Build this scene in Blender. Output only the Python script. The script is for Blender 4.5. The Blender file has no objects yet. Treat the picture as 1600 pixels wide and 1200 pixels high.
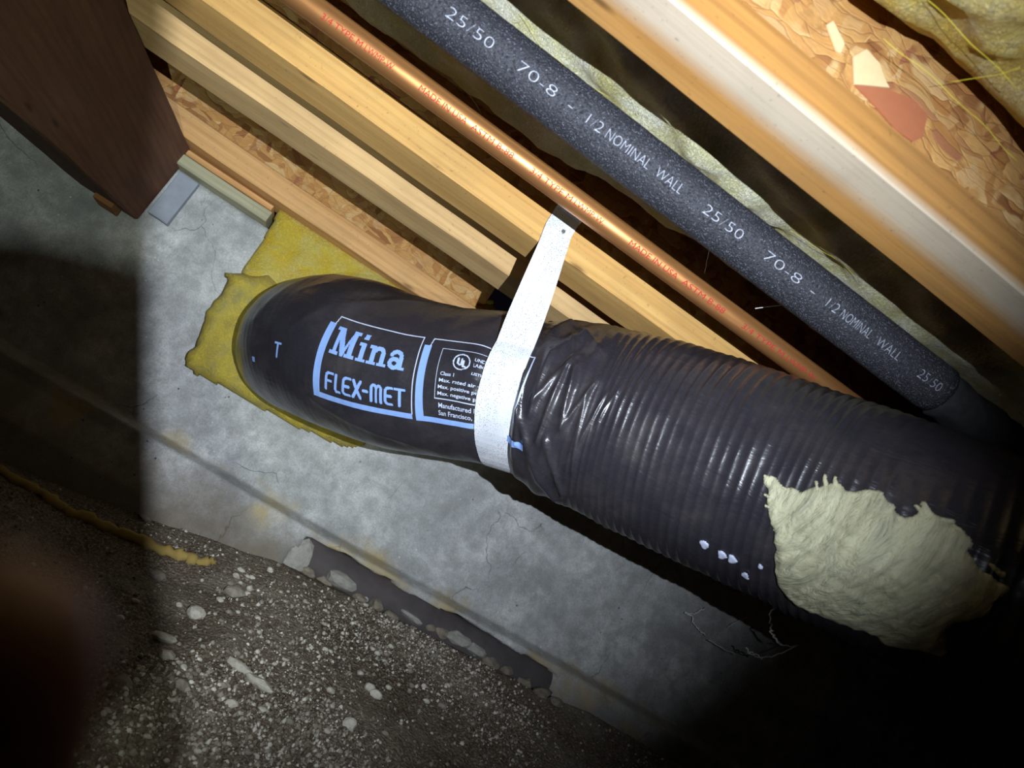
import bpy, bmesh, math, random
import numpy as np
from mathutils import Vector, Matrix
random.seed(7); rng = np.random.RandomState(5)
M = 0.0254            # everything below is written in inches
CH = 14.0             # lens height above the lowest dirt
SC = bpy.context.scene
COL = SC.collection

# ------------------------------------------------------------ camera
F_PX = 1156.0
ax = np.array([4900, 3250, 1156.0]); ax /= np.linalg.norm(ax)
_s = math.sin(math.radians(15)); _n = np.linalg.norm(ax[:2]); _u = ax[:2] / _n
_v = np.array([_u[1], -_u[0]]); _c = -ax[2] * _s / _n; _k = math.sqrt(1 - _s * _s - _c * _c)
_ab = _c * _u + _k * _v
az = np.array([_ab[0], _ab[1], _s]); ay = np.cross(az, ax)
R = np.array([ax, ay, az])          # world = R @ (right, down, forward)
def c2w(x, y, z): return R @ np.array([x, y, z], float)
def W(p): return Vector((p[0] * M, p[1] * M, (p[2] + CH) * M))
def ray(px, py): return R @ np.array([px - 800, py - 600, F_PX])
def on(px, py, axis, val):
    d = ray(px, py); return d * val / d[axis]
cam = bpy.data.cameras.new('camera'); camo = bpy.data.objects.new('camera', cam); COL.objects.link(camo)
r_, d_, f_ = c2w(1, 0, 0), c2w(0, 1, 0), c2w(0, 0, 1)
mw = Matrix(((r_[0], -d_[0], -f_[0], 0), (r_[1], -d_[1], -f_[1], 0), (r_[2], -d_[2], -f_[2], 0), (0, 0, 0, 1)))
camo.matrix_world = Matrix.Translation(W((0, 0, 0))) @ mw
cam.sensor_width = 36; cam.lens = 36 * F_PX / 1600
cam.clip_start = 0.005; cam.clip_end = 60
cam.dof.use_dof = True; cam.dof.focus_distance = 33 * M; cam.dof.aperture_fstop = 8.7
SC.camera = camo

# ------------------------------------------------------------ world, light, exposure
SC.view_settings.view_transform = 'Standard'; SC.view_settings.look = 'None'
SC.view_settings.gamma = 1; SC.view_settings.use_curve_mapping = False
SC.view_settings.exposure = 0.0
wd = bpy.data.worlds.new('crawl space dark'); SC.world = wd; wd.use_nodes = True
wd.node_tree.nodes['Background'].inputs[0].default_value = (.6, .5, 1, 1)
wd.node_tree.nodes['Background'].inputs[1].default_value = 0.0025
def spot(name, pos, aim, energy, color, size, blend, radius):
    l = bpy.data.lights.new(name, 'SPOT'); l.energy = energy; l.color = color
    l.spot_size = math.radians(size); l.spot_blend = blend; l.shadow_soft_size = radius * M
    o = bpy.data.objects.new(name, l); COL.objects.link(o); o.location = W(pos)
    o.rotation_euler = (W(aim) - W(pos)).to_track_quat('-Z', 'Y').to_euler(); return o
L1 = c2w(4.6, -.3, -3)            # the torch, held just behind the right end of the added slab
spot('torch', L1, ray(640, 370) / F_PX * 38, 58.0, (.82, .90, 1.0), 81, 1.0, .06)
L2 = c2w(-3, 1, -3)                 # the weaker second lamp at the left
spot('second_lamp', L2, ray(120, 480) / F_PX * 40, 14.0, (.88, 1.0, .88), 66, 1.0, .04)

# ------------------------------------------------------------ helpers
def ico(): pass
def fix_obj(o, label=None, cat=None, group=None, kind=None):
    if label: o['label'] = label
    if cat: o['category'] = cat
    if group: o['group'] = group
    if kind: o['kind'] = kind
    return o
def mesh_obj(name, V, Fc, m, parent=None, smooth=False, origin=None, **t):
    """V in inches; one mesh object whose origin is the base centre of its bounding box"""
    V = np.asarray(V, float).reshape(-1, 3)
    if origin is None:
        lo, hi = V.min(0), V.max(0); origin = np.array([(lo[0] + hi[0]) / 2, (lo[1] + hi[1]) / 2, lo[2]])
    origin = np.asarray(origin, float)
    me = bpy.data.meshes.new(name); me.from_pydata(((V - origin) * M).tolist(), [], [list(map(int, f)) for f in Fc])
    me.validate(); me.update()
    if smooth:
        me.polygons.foreach_set('use_smooth', [True] * len(me.polygons))
    me.materials.append(m)
    o = bpy.data.objects.new(name, me); COL.objects.link(o)
    if parent is not None:
        o.parent = parent; o.location = W(origin) - parent.location
    else: o.location = W(origin)
    return fix_obj(o, **t)
def recalc(o):
    bm = bmesh.new(); bm.from_mesh(o.data); bmesh.ops.recalc_face_normals(bm, faces=bm.faces); bm.to_mesh(o.data); bm.free(); return o
def empty(name, pos, **t):
    o = bpy.data.objects.new(name, None); COL.objects.link(o); o.location = W(pos); o.empty_display_size = .02
    return fix_obj(o, **t)
def board(name, x0, x1, y0, y1, z0, z1, m, parent=None, nx=None, warp=.03, bev=.06, seed=0, x_end=None, **t):
    """a length of sawn timber along X: eased arrises, slight wane and warp, closed ends"""
    nx = nx or max(2, int(abs(x1 - x0) / 2.5)); rr = np.random.RandomState(seed + 11)
    b = min(bev, abs(y1 - y0) * .3, abs(z1 - z0) * .3)
    prof = [(y0 + b, z0), (y1 - b, z0), (y1, z0 + b), (y1, z1 - b), (y1 - b, z1), (y0 + b, z1), (y0, z1 - b), (y0, z0 + b)]
    V = []; ph = rr.rand(6) * 6
    for i in range(nx + 1):
        x = x0 + (x1 - x0) * i / nx
        dy = warp * math.sin(x * .11 + ph[0]); dz = warp * math.sin(x * .083 + ph[1])
        for j, (y, z) in enumerate(prof):
            V.append((x, y + dy + .012 * rr.randn(), z + dz + .012 * rr.randn()))
    n = 8; Fc = []
    for i in range(nx):
        for j in range(n):
            a = i * n + j; c = i * n + (j + 1) % n
            Fc.append((a, c, c + n, a + n))
    Fc.append(tuple(range(n))[::-1]); Fc.append(tuple(nx * n + k for k in range(n)))
    return recalc(mesh_obj(name, V, Fc, m, parent, **t))
def ragged_web(name, x0, x1, yc, th, z0, z1, m, parent):
    nx = max(2, int((x1 - x0) / 3)); return board(name, x0, x1, yc - th / 2, yc + th / 2, z0, z1, m, parent, nx=nx, warp=.01, bev=.02)
def pipe(name, y, z, x0, x1, r, m, parent=None, sag=0.0, nseg=28, nx=60, dy=0.0, rough=0.0, **t):
    V = []; Fc = []
    for i in range(nx + 1):
        u = i / nx; x = x0 + (x1 - x0) * u; zz = z - sag * 4 * u * (1 - u); yy = y + dy * math.sin(u * 5)
        for j in range(nseg):
            a = 2 * math.pi * j / nseg; rr = r * (1 + rough * (random.random() - .5))
            V.append((x, yy + rr * math.cos(a), zz + rr * math.sin(a)))
    for i in range(nx):
        for j in range(nseg):
            a = i * nseg + j; c = i * nseg + (j + 1) % nseg; Fc.append((a, c, c + nseg, a + nseg))
    Fc.append(tuple(range(nseg))[::-1]); Fc.append(tuple(nx * nseg + k for k in range(nseg)))
    o = recalc(mesh_obj(name, V, Fc, m, parent, smooth=True, **t)); return o
def tube(name, pts, r, m, parent=None, ns=6, **t):
    pts = np.asarray(pts, float); V = []; Fc = []; n = len(pts)
    r = np.broadcast_to(np.asarray(r, float), (n,))
    for i in range(n):
        T = pts[min(i + 1, n - 1)] - pts[max(i - 1, 0)]; T /= np.linalg.norm(T) + 1e-9
        h = np.array([0, 0, 1.]) if abs(T[2]) < .9 else np.array([1., 0, 0]); a = np.cross(T, h); a /= np.linalg.norm(a); b = np.cross(T, a)
        for j in range(ns):
            q = 2 * math.pi * j / ns; V.append(pts[i] + r[i] * (math.cos(q) * a + math.sin(q) * b))
    for i in range(n - 1):
        for j in range(ns):
            a_ = i * ns + j; c_ = i * ns + (j + 1) % ns; Fc.append((a_, c_, c_ + ns, a_ + ns))
    Fc.append(tuple(range(ns))[::-1]); Fc.append(tuple((n - 1) * ns + k for k in range(ns)))
    return mesh_obj(name, V, Fc, m, parent, smooth=True, **t)
class SN:   # cheap smooth noise: a sum of random plane waves
    def __init__(s, seed, f, n=14, dim=2):
        r = np.random.RandomState(seed); s.k = r.randn(n, dim) * f; s.p = r.rand(n) * 6.283; s.n = n
    def __call__(s, *c):
        c = [np.asarray(q, float) for q in c]; out = 0
        for k, p in zip(s.k, s.p): out = out + np.sin(sum(a * b for a, b in zip(k, c)) + p)
        return out / math.sqrt(s.n / 2) * .5
def inside(P, poly):
    x, y = P[..., 0], P[..., 1]; poly = np.asarray(poly, float); r = np.zeros(x.shape, bool); n = len(poly)
    for i in range(n):
        x1, y1 = poly[i]; x2, y2 = poly[(i + 1) % n]
        c = ((y1 > y) != (y2 > y)); xi = (x2 - x1) * (y - y1) / ((y2 - y1) if y2 != y1 else 1e-9) + x1
        r ^= c & (x < xi)
    return r
def segdist(P, a, b):
    a = np.asarray(a, float); b = np.asarray(b, float); d = b - a
    t = np.clip(((P - a) @ d) / max(d @ d, 1e-9), 0, 1); return np.linalg.norm(P - (a + t[..., None] * d), axis=-1)
def edgedist(P, poly):
    n = len(poly); return np.min([segdist(P, poly[i], poly[(i + 1) % n]) for i in range(n)], 0)
def pillow(name, poly, fn, H, er, res, m, parent=None, hn=None, jag=0, jf=3, smooth=True, seed=3, **t):
    """closed pad over a 2D outline; fn(u,v,h)->xyz; height H rounded off within er of the edge"""
    poly = np.asarray(poly, float); lo = poly.min(0) - jag - res; hi = poly.max(0) + jag + res
    nu = int((hi[0] - lo[0]) / res) + 1; nv = int((hi[1] - lo[1]) / res) + 1
    U, Vv = np.meshgrid(lo[0] + np.arange(nu + 1) * res, lo[1] + np.arange(nv + 1) * res, indexing='ij')
    P = np.stack([U, Vv], -1)
    q = P.copy()
    if jag:
        a, b = SN(seed, jf), SN(seed + 1, jf * 3); q[..., 0] += jag * (a(U, Vv) + .5 * b(U, Vv)); q[..., 1] += jag * (b(Vv, U) * .5 + a(Vv, U))
    ins = inside(q, poly); sd = edgedist(q, poly) * np.where(ins, 1, -1)
    cell = (ins[:-1, :-1].astype(int) + ins[1:, :-1] + ins[1:, 1:] + ins[:-1, 1:]) >= 3
    e = np.clip(sd / er, 0, 1); h = H * np.sqrt(np.clip(1 - (1 - e) ** 2, 0, 1))
    if hn is not None: h = h + hn(U, Vv) * e
    h = np.maximum(h, .004)
    top = fn(U, Vv, h); bot = fn(U, Vv, np.zeros_like(h))
    idx = -np.ones(U.shape, int); V = []; used = np.zeros(U.shape, bool)
    used[:-1, :-1] |= cell; used[1:, :-1] |= cell; used[1:, 1:] |= cell; used[:-1, 1:] |= cell
    k = used.sum(); idx[used] = np.arange(k); V = np.vstack([top[used], bot[used]]); Fc = []
    ci, cj = np.nonzero(cell)
    A = idx[ci, cj]; B = idx[ci + 1, cj]; C_ = idx[ci + 1, cj + 1]; D = idx[ci, cj + 1]
    Fc += list(zip(A, B, C_, D)); Fc += list(zip(D + k, C_ + k, B + k, A + k))
    cp = np.pad(cell, 1)
    for di, dj, p_, q_ in ((0, -1, A, B), (1, 0, B, C_), (0, 1, C_, D), (-1, 0, D, A)):
        nb = ~cp[ci + 1 + di, cj + 1 + dj]
        Fc += list(zip(q_[nb], p_[nb], p_[nb] + k, q_[nb] + k))
    return recalc(mesh_obj(name, V, Fc, m, parent, smooth=smooth, **t))
def rocky(name, c, r, m, seed=0, parent=None, sq=(1, 1, .7), ang=0., **t):
    rr = np.random.RandomState(seed); bm = bmesh.new(); bmesh.ops.create_icosphere(bm, subdivisions=2, radius=1)
    P = np.array([v.co[:] for v in bm.verts]); bm.faces.ensure_lookup_table(); Fc = [[v.index for v in f.verts] for f in bm.faces]; bm.free()
    for _ in range(7):       # knock flats off the ball
        n = rr.randn(3); n /= np.linalg.norm(n); d = .62 + .3 * rr.rand(); k = P @ n; P = P - np.clip(k - d, 0, None)[:, None] * n
    P += rr.randn(*P.shape) * .035; P = P * np.array(sq) * r
    ca, sa = math.cos(ang), math.sin(ang); P = P @ np.array([[ca, sa, 0], [-sa, ca, 0], [0, 0, 1]])
    return mesh_obj(name, P + np.asarray(c, float), Fc, m, parent, **t)

# ------------------------------------------------------------ materials
class NT:
    def __init__(s, name):
        s.m = bpy.data.materials.new(name); s.m.use_nodes = True; s.t = s.m.node_tree; s.b = s.t.nodes['Principled BSDF']
        s.tc = s.t.nodes.new('ShaderNodeTexCoord').outputs['Object']; s.h = None
    def n(s, typ, **kw):
        nd = s.t.nodes.new(typ)
        for k, v in kw.items():
            if k.startswith('_'): setattr(nd, k[1:], v)
            else:
                i = nd.inputs[int(k[1:])] if k[0] == 'i' and k[1:].isdigit() else nd.inputs[k]
                s.put(i, v)
        return nd
    def put(s, i, v):
        if isinstance(v, bpy.types.NodeSocket): s.t.links.new(v, i)
        else: i.default_value = v
    def map(s, scale, rot=(0, 0, 0), src=None):
        return s.n('ShaderNodeMapping', Vector=src or s.tc, Scale=scale, Rotation=rot).outputs[0]
    def noise(s, scale, detail=5, rough=.55, vec=None, dist=0.):
        return s.n('ShaderNodeTexNoise', Vector=vec or s.tc, Scale=scale, Detail=detail, Roughness=rough, Distortion=dist).outputs['Fac']
    def vor(s, scale, vec=None, feat='F1', rnd=1.):
        nd = s.n('ShaderNodeTexVoronoi', _feature=feat, Vector=vec or s.tc, Scale=scale, Randomness=rnd); return nd
    def ramp(s, fac, stops, interp='LINEAR'):
        nd = s.n('ShaderNodeValToRGB', Fac=fac); e = nd.color_ramp.elements; nd.color_ramp.interpolation = interp
        while len(e) < len(stops): e.new(.5)
        for q, (p, c) in zip(e, stops):
            q.position = p; q.color = (*c, 1) if len(c) == 3 else c
        return nd.outputs[0]
    def fr(s, fac, a, b, lo=0., hi=1.):
        return s.n('ShaderNodeMapRange', Value=fac, **{'From Min': a, 'From Max': b, 'To Min': lo, 'To Max': hi}).outputs[0]
    def mix(s, f, a, b, mode='MIX'):
        nd = s.n('ShaderNodeMix', _data_type='RGBA', _blend_type=mode); s.put(nd.inputs[0], f)
        s.put(nd.inputs[6], (*a, 1) if isinstance(a, tuple) and len(a) == 3 else a); s.put(nd.inputs[7], (*b, 1) if isinstance(b, tuple) and len(b) == 3 else b)
        return nd.outputs[2]
    def math(s, op, a, b=0.):
        nd = s.n('ShaderNodeMath', _operation=op); s.put(nd.inputs[0], a); s.put(nd.inputs[1], b); return nd.outputs[0]
    def out(s, col, rough=.8, spec=.3, bump=None, bs=.4, bd=.02, metal=0., **kw):
        s.put(s.b.inputs['Base Color'], (*col, 1) if isinstance(col, tuple) and len(col) == 3 else col)
        s.put(s.b.inputs['Roughness'], rough); s.put(s.b.inputs['Specular IOR Level'], spec); s.put(s.b.inputs['Metallic'], metal)
        for k, v in kw.items(): s.put(s.b.inputs[k.replace('_', ' ')], v)
        if bump is not None:
            bn = s.n('ShaderNodeBump', Strength=bs, Distance=bd * M, Height=bump); s.t.links.new(bn.outputs[0], s.b.inputs['Normal'])
        return s.m

def wood(name, base, dark, light, band=None, seed=0., rings=1., knots=True, turn=0.):
    t = NT(name); v = t.n('ShaderNodeMapping', Vector=t.tc, Location=(seed, seed * .7, seed * .3), Rotation=(0, 0, turn)).outputs[0]
    g = t.map((2.2, 60, 60), src=v); fine = t.noise(5, 6, .6, g); g2 = t.map((.8, 12, 12), src=v); broad = t.noise(4, 3, .5, g2, .6)
    w = t.n('ShaderNodeTexWave', _wave_type='BANDS', _bands_direction='Z', Vector=t.map((.6, 22, 30), (.3, 0, .03), v), Scale=1.0, Distortion=9.0, Detail=4.0, **{'Detail Scale': .8}).outputs['Fac']
    c = t.mix(t.fr(broad, .3, .7), dark, light); c = t.mix(.45, c, base)
    c = t.mix(t.fr(w, .45, 1., 0, .24 * rings), c, tuple(q * .62 for q in dark))
    c = t.mix(t.fr(fine, .35, .8, .0, .35), c, tuple(q * .55 for q in dark))
    if band is not None:      # paler along one edge of the underside
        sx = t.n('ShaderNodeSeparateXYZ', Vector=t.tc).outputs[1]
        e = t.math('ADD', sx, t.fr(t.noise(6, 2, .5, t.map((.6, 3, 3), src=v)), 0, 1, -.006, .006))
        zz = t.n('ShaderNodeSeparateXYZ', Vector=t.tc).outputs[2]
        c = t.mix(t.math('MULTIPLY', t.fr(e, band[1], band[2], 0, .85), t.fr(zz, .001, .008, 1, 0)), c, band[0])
    if knots:
        k = t.vor(1.0, t.map((7, 26, 26), src=v)).outputs['Distance']; c = t.mix(t.fr(k, .03, .10, .75, 0), c, tuple(q * .25 for q in dark))
    sp = t.noise(260, 2, .5, v); c = t.mix(t.fr(sp, .66, .8, 0, .45), c, (.05, .03, .02))
    dn = t.noise(9, 4, .6, v); c = t.mix(t.fr(dn, .45, .8, 0, .3), c, (.12, .09, .06))
    return t.out(c, .75, .2, t.math('ADD', fine, t.math('MULTIPLY', w, .05)), .35, .025)
def osb(name, seed=0., tint=(1, 1, 1)):
    t = NT(name); v = t.n('ShaderNodeMapping', Vector=t.tc, Location=(seed, seed, seed)).outputs[0]
    nz = t.n('ShaderNodeTexNoise', Vector=v, Scale=14, Detail=3).outputs['Color']
    vv = t.n('ShaderNodeVectorMath', _operation='MULTIPLY_ADD', i0=nz, i1=(.055, .055, .055), i2=v).outputs[0]
    A = t.vor(1, t.map((34, 60, 110), (.2, 0, .6), vv)); B = t.vor(1, t.map((110, 60, 46), (-.3, .3, .3), vv))
    ca, cb = A.outputs['Color'], B.outputs['Color']
    ga = t.n('ShaderNodeSeparateColor', Color=ca).outputs[0]; gb = t.n('ShaderNodeSeparateColor', Color=cb).outputs[1]
    cols = [(0, (.30, .12, .04)), (.2, (.56, .29, .09)), (.45, (.66, .38, .13)), (.7, (.46, .21, .06)), (.9, (.74, .49, .21)), (1, (.34, .10, .05))]
    c1 = t.ramp(ga, cols); c2 = t.ramp(gb, cols); sel = t.fr(t.noise(30, 2, .5, v), .47, .53)
    c = t.mix(sel, c1, c2); gr = t.noise(6, 5, .7, t.map((20, 60, 160), (.3, 0, .3), vv)); c = t.mix(t.fr(gr, .35, .75, 0, .5), c, (.25, .10, .04))
    ed = t.vor(1, t.map((34, 60, 110), (.2, 0, .6), vv), 'DISTANCE_TO_EDGE').outputs[0]; c = t.mix(t.fr(ed, .0, .03, .25, 0), c, (.16, .07, .03))
    c = t.mix(1.0, c, tint, 'MULTIPLY')
    return t.out(c, .7, .25, t.math('ADD', t.math('MULTIPLY', ga, .3), t.math('ADD', gr, t.fr(ed, 0, .06))), .5, .06)
def fibre(name, a, b, w, seed=0.):
    t = NT(name); v = t.n('ShaderNodeMapping', Vector=t.tc, Location=(seed, seed, seed)).outputs[0]
    n1 = t.noise(22, 4, .6, v, .6); n2 = t.noise(34, 5, .6, v, .4); n3 = t.noise(420, 4, .7, t.map((1, .45, 1), (0, .6, .4), v), 1.5)
    c = t.mix(t.fr(n1, .35, .65), a, b); c = t.mix(t.fr(n2, .42, .72, 0, .75), c, w); c = t.mix(t.fr(n3, .5, .8, 0, .45), c, tuple(q * .35 for q in a))
    return t.out(c, .95, .05, t.math('ADD', n3, t.math('MULTIPLY', n2, 2.2)), .9, .20, Sheen_Weight=.15)
def concrete():
    t = NT('poured_concrete'); a = t.noise(9, 8, .62, dist=.4); b = t.noise(45, 6, .65); g = t.noise(420, 3, .6)
    c = t.ramp(a, [(.3, (.26, .27, .27)), (.48, (.45, .46, .46)), (.7, (.72, .72, .71))]); c = t.mix(t.fr(b, .4, .62, 0, .6), c, (.27, .27, .26))
    c = t.mix(t.fr(g, .35, .75, 0, .5), c, (.17, .17, .16))
    cr = t.vor(1, t.map((7, 7, 5), (0, .5, 0), t.n('ShaderNodeVectorMath', _operation='MULTIPLY_ADD', i0=t.n('ShaderNodeTexNoise', Vector=t.tc, Scale=9., Detail=5.).outputs['Color'], i1=(.1, .1, .1), i2=t.tc).outputs[0]), 'DISTANCE_TO_EDGE').outputs[0]
    ck = t.math('MULTIPLY', t.fr(cr, .0, .006, 1, 0), t.fr(t.noise(5, 2), .52, .6)); c = t.mix(t.math('MULTIPLY', ck, .8), c, (.04, .04, .04))
    sp = t.vor(70).outputs['Distance']; spm = t.math('MULTIPLY', t.fr(sp, .05, .12, 1, 0), t.fr(t.noise(16, 2), .5, .6)); c = t.mix(t.math('MULTIPLY', spm, .6), c, (.8, .8, .78))
    sx = t.n('ShaderNodeSeparateXYZ', Vector=t.tc).outputs[2]
    z0 = -3.0; e = t.math('ADD', sx, t.fr(t.noise(14, 4), 0, 1, -.06, .06))    # soil-stained foot of the wall
    c = t.mix(t.fr(e, 5.6 * M, 9.4 * M, .8, 0), c, (.17, .135, .09)); yl = t.math('MULTIPLY', t.fr(e, 6.5 * M, 8 * M), t.fr(e, 8 * M, 9.5 * M, 1, 0)); c = t.mix(t.math('MULTIPLY', yl, t.fr(t.noise(11, 4), .5, .62, 0, .6)), c, (.48, .36, .14))
    pit = t.vor(55).outputs['Distance']; pm = t.math('MULTIPLY', t.fr(pit, .04, .1, 1, 0), t.fr(t.noise(8, 2), .55, .6)); c = t.mix(pm, c, (.05, .05, .05))
    return t.out(c, .9, .2, t.math('ADD', t.math('MULTIPLY', b, 1.), t.math('ADD', g, t.math('MULTIPLY', pm, -1.))), .5, .05)
def soil():
    t = NT('crawl_space_dirt'); a = t.noise(7, 5, .6); b = t.noise(60, 6, .7); g = t.noise(300, 4, .7)
    c = t.ramp(a, [(.3, (.11, .070, .040)), (.5, (.21, .160, .110)), (.68, (.36, .31, .24))]); c = t.mix(t.fr(b, .35, .7, 0, .6), c, (.055, .042, .03))
    c = t.mix(t.fr(g, .48, .66, 0, .85), c, (.44, .40, .33)); v = t.vor(230).outputs['Distance']
    c = t.mix(t.math('MULTIPLY', t.fr(v, .12, .25, .8, 0), t.fr(t.noise(12, 3), .42, .6)), c, (.50, .47, .40))
    return t.out(c, .95, .1, t.math('ADD', b, t.math('SUBTRACT', g, t.math('MULTIPLY', v, .6))), .9, .14)
def stone(name, a, b):
    t = NT(name); c = t.mix(t.fr(t.noise(120, 5, .7), .3, .7), a, b); return t.out(c, .9, .2, t.noise(300, 4, .7), .5, .05)
def film():
    t = NT('black_polyethylene_film'); d = t.noise(9, 5, .65); s = t.noise(30, 6, .7, t.map((1, .3, 1), (0, .5, .3))); f = t.noise(700, 3, .6)
    dust = t.math('MULTIPLY', t.fr(d, .42, .75), t.fr(s, .35, .7)); c = t.mix(t.math('MULTIPLY', dust, .24), (.024, .022, .029), (.20, .17, .15))
    c = t.mix(t.fr(f, .62, .8, 0, .20), c, (.25, .23, .22)); r = t.math('ADD', t.fr(dust, 0, 1, .25, .45), t.fr(s, .3, .8, 0, .08))
    sc = t.noise(14, 4, .6, t.map((1, 1, 5), (0, .7, .3)), 1.4); return t.out(c, r, .55, t.math('ADD', sc, t.math('MULTIPLY', s, .5)), .35, .10)
def foam():
    t = NT('foam_rubber_pipe_insulation'); v = t.vor(650); n = t.noise(500, 3, .7); sp = t.fr(v.outputs['Distance'], .18, .5, 1, 0)
    c = t.mix(t.math('MULTIPLY', sp, t.fr(n, .45, .62)), (.022, .023, .030), (.26, .26, .32)); return t.out(c, .55, .5, t.math('ADD', sp, n), .9, .05)
def plain(name, c, rough=.6, spec=.4, metal=0., nz=None, bs=.3, sc=120, em=None):
    t = NT(name); n = t.noise(sc, 5, .65); col = t.mix(t.fr(n, .3, .75, 0, .5), c, nz or tuple(q * .6 for q in c)); return t.out(col, rough, spec, n, bs, .03, metal)
def copper():
    t = NT('copper_tube'); n = t.noise(30, 5, .6, t.map((.4, 3, 3))); f = t.noise(220, 3, .6, t.map((.2, 1, 1)))
    c = t.mix(t.fr(n, .35, .7), (.62, .29, .10), (.46, .20, .07)); c = t.mix(t.fr(f, .55, .8, 0, .4), c, (.30, .16, .09))
    return t.out(c, t.fr(n, .3, .7, .30, .5), .5, f, .15, .02, .75)
def galv():
    t = NT('galvanised_steel_strap'); v = t.vor(560).outputs['Distance']; z = t.n('ShaderNodeSeparateXYZ', Vector=t.tc).outputs[2]
    n = t.noise(35, 3, .5); c = t.mix(t.fr(n, .35, .65), (.74, .78, .86), (.90, .92, .97)); m_ = t.math('MULTIPLY', t.fr(v, .16, .30, 1, 0), t.fr(t.noise(24, 2), .36, .5))
    c = t.mix(t.math('MULTIPLY', m_, .85), c, (.16, .17, .20)); return t.out(c, .5, .5, t.math('MULTIPLY', m_, -1.), .5, .03, .25)
def mastic():
    t = NT('duct_mastic'); n = t.noise(24, 6, .6, dist=.6); b = t.noise(16, 5, .65, t.map((7, 1.4, 1.2), (0, .3, 0)), 2.2)
    c = t.mix(t.fr(n, .35, .65), (.66, .65, .44), (.50, .48, .31)); c = t.mix(t.fr(b, .5, .75, 0, .6), c, (.22, .25, .22)); return t.out(c, .6, .35, t.math('ADD', b, t.math('MULTIPLY', n, .7)), .9, .22)
m_fl1 = wood('pine_flange_tan', (.68, .40, .13), (.56, .29, .085), (.76, .48, .17), seed=1.3)
m_fl2 = wood('pine_flange_pale', (.76, .50, .23), (.62, .37, .15), (.82, .58, .28), seed=4.1)
m_fl3 = wood('pine_flange_peach', (.72, .40, .16), (.56, .28, .10), (.78, .48, .21), seed=7.7)
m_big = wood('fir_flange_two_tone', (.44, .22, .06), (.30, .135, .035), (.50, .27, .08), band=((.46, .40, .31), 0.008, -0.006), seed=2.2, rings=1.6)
m_sill = wood('treated_sill', (.42, .40, .26), (.32, .31, .20), (.50, .47, .32), seed=9.)
m_girder = wood('dark_fir_girder', (.13, .060, .036), (.09, .040, .026), (.17, .085, .05), seed=5., turn=1.5708)
m_osb = osb('oriented_strand_board', 0.); m_osb2 = osb('oriented_strand_board_ceiling', 3.3, (.9, .85, .8))
m_fib = fibre('yellow_fibreglass', (.58, .54, .22), (.68, .67, .44), (.80, .80, .76)); m_fib2 = fibre('bright_yellow_fibreglass', (.80, .56, .02), (.76, .60, .06), (.78, .68, .26), 3.)
m_fib3 = fibre('amber_fibreglass', (.74, .50, .06), (.66, .52, .12), (.72, .66, .40), 6.)
m_conc = concrete(); m_soil = soil(); m_film = film(); m_foam = foam(); m_cu = copper(); m_galv = galv(); m_mastic = mastic()
m_print = plain('blue_print', (.25, .40, .78), .6, .3, nz=(.20, .32, .66)); m_thin = plain('pale_print', (.55, .62, .80), .6, .3)
m_white = plain('white_dot_print', (.55, .58, .68), .7, .2, nz=(.05, .05, .06), sc=700); m_red = plain('red_ink', (.45, .02, .025), .7, .2, nz=(.36, .04, .03), sc=600)
m_plastic = plain('dark_grey_pipe', (.060, .052, .055), .75, .25, nz=(.15, .125, .11), sc=26); m_web = plain('cobweb', (.9, .9, .82), .8, .2)
m_net = plain('yellow_netting', (.72, .62, .05), .6, .3); m_steel = plain('zinc_nail', (.35, .35, .35), .4, .5, .8); m_skin = plain('skin', (.20, .075, .035), .5, .4, nz=(.16, .05, .03), sc=200)
m_st1 = stone('pale_stone', (.68, .65, .55), (.42, .38, .31)); m_st2 = stone('grey_stone', (.36, .33, .27), (.20, .17, .14)); m_st3 = stone('concrete_chunk', (.40, .38, .34), (.27, .26, .23))
m_grout = plain('bluish_grout', (.30, .33, .38), .9, .1, sc=60); m_foam2 = plain('black_ragged_wrap', (.02, .02, .022), .9, .2, nz=(.05, .05, .05)); m_shim = plain('dark_orange_wood', (.30, .14, .05), .8, .2); m_blocker = plain('black_blocker', (.02, .02, .022), .3, .5); m_flake_r = plain('red_flake', (.42, .15, .07), .7, .2, nz=(.34, .12, .06)); m_flake_p = plain('pale_flake', (.80, .60, .34), .7, .2, nz=(.66, .46, .24))
m_string = plain('tan_foam_strip', (.42, .30, .09), .9, .1, nz=(.28, .20, .07), sc=60); m_fleck = plain('silver_fleck', (.55, .60, .78), .35, .5)

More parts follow.
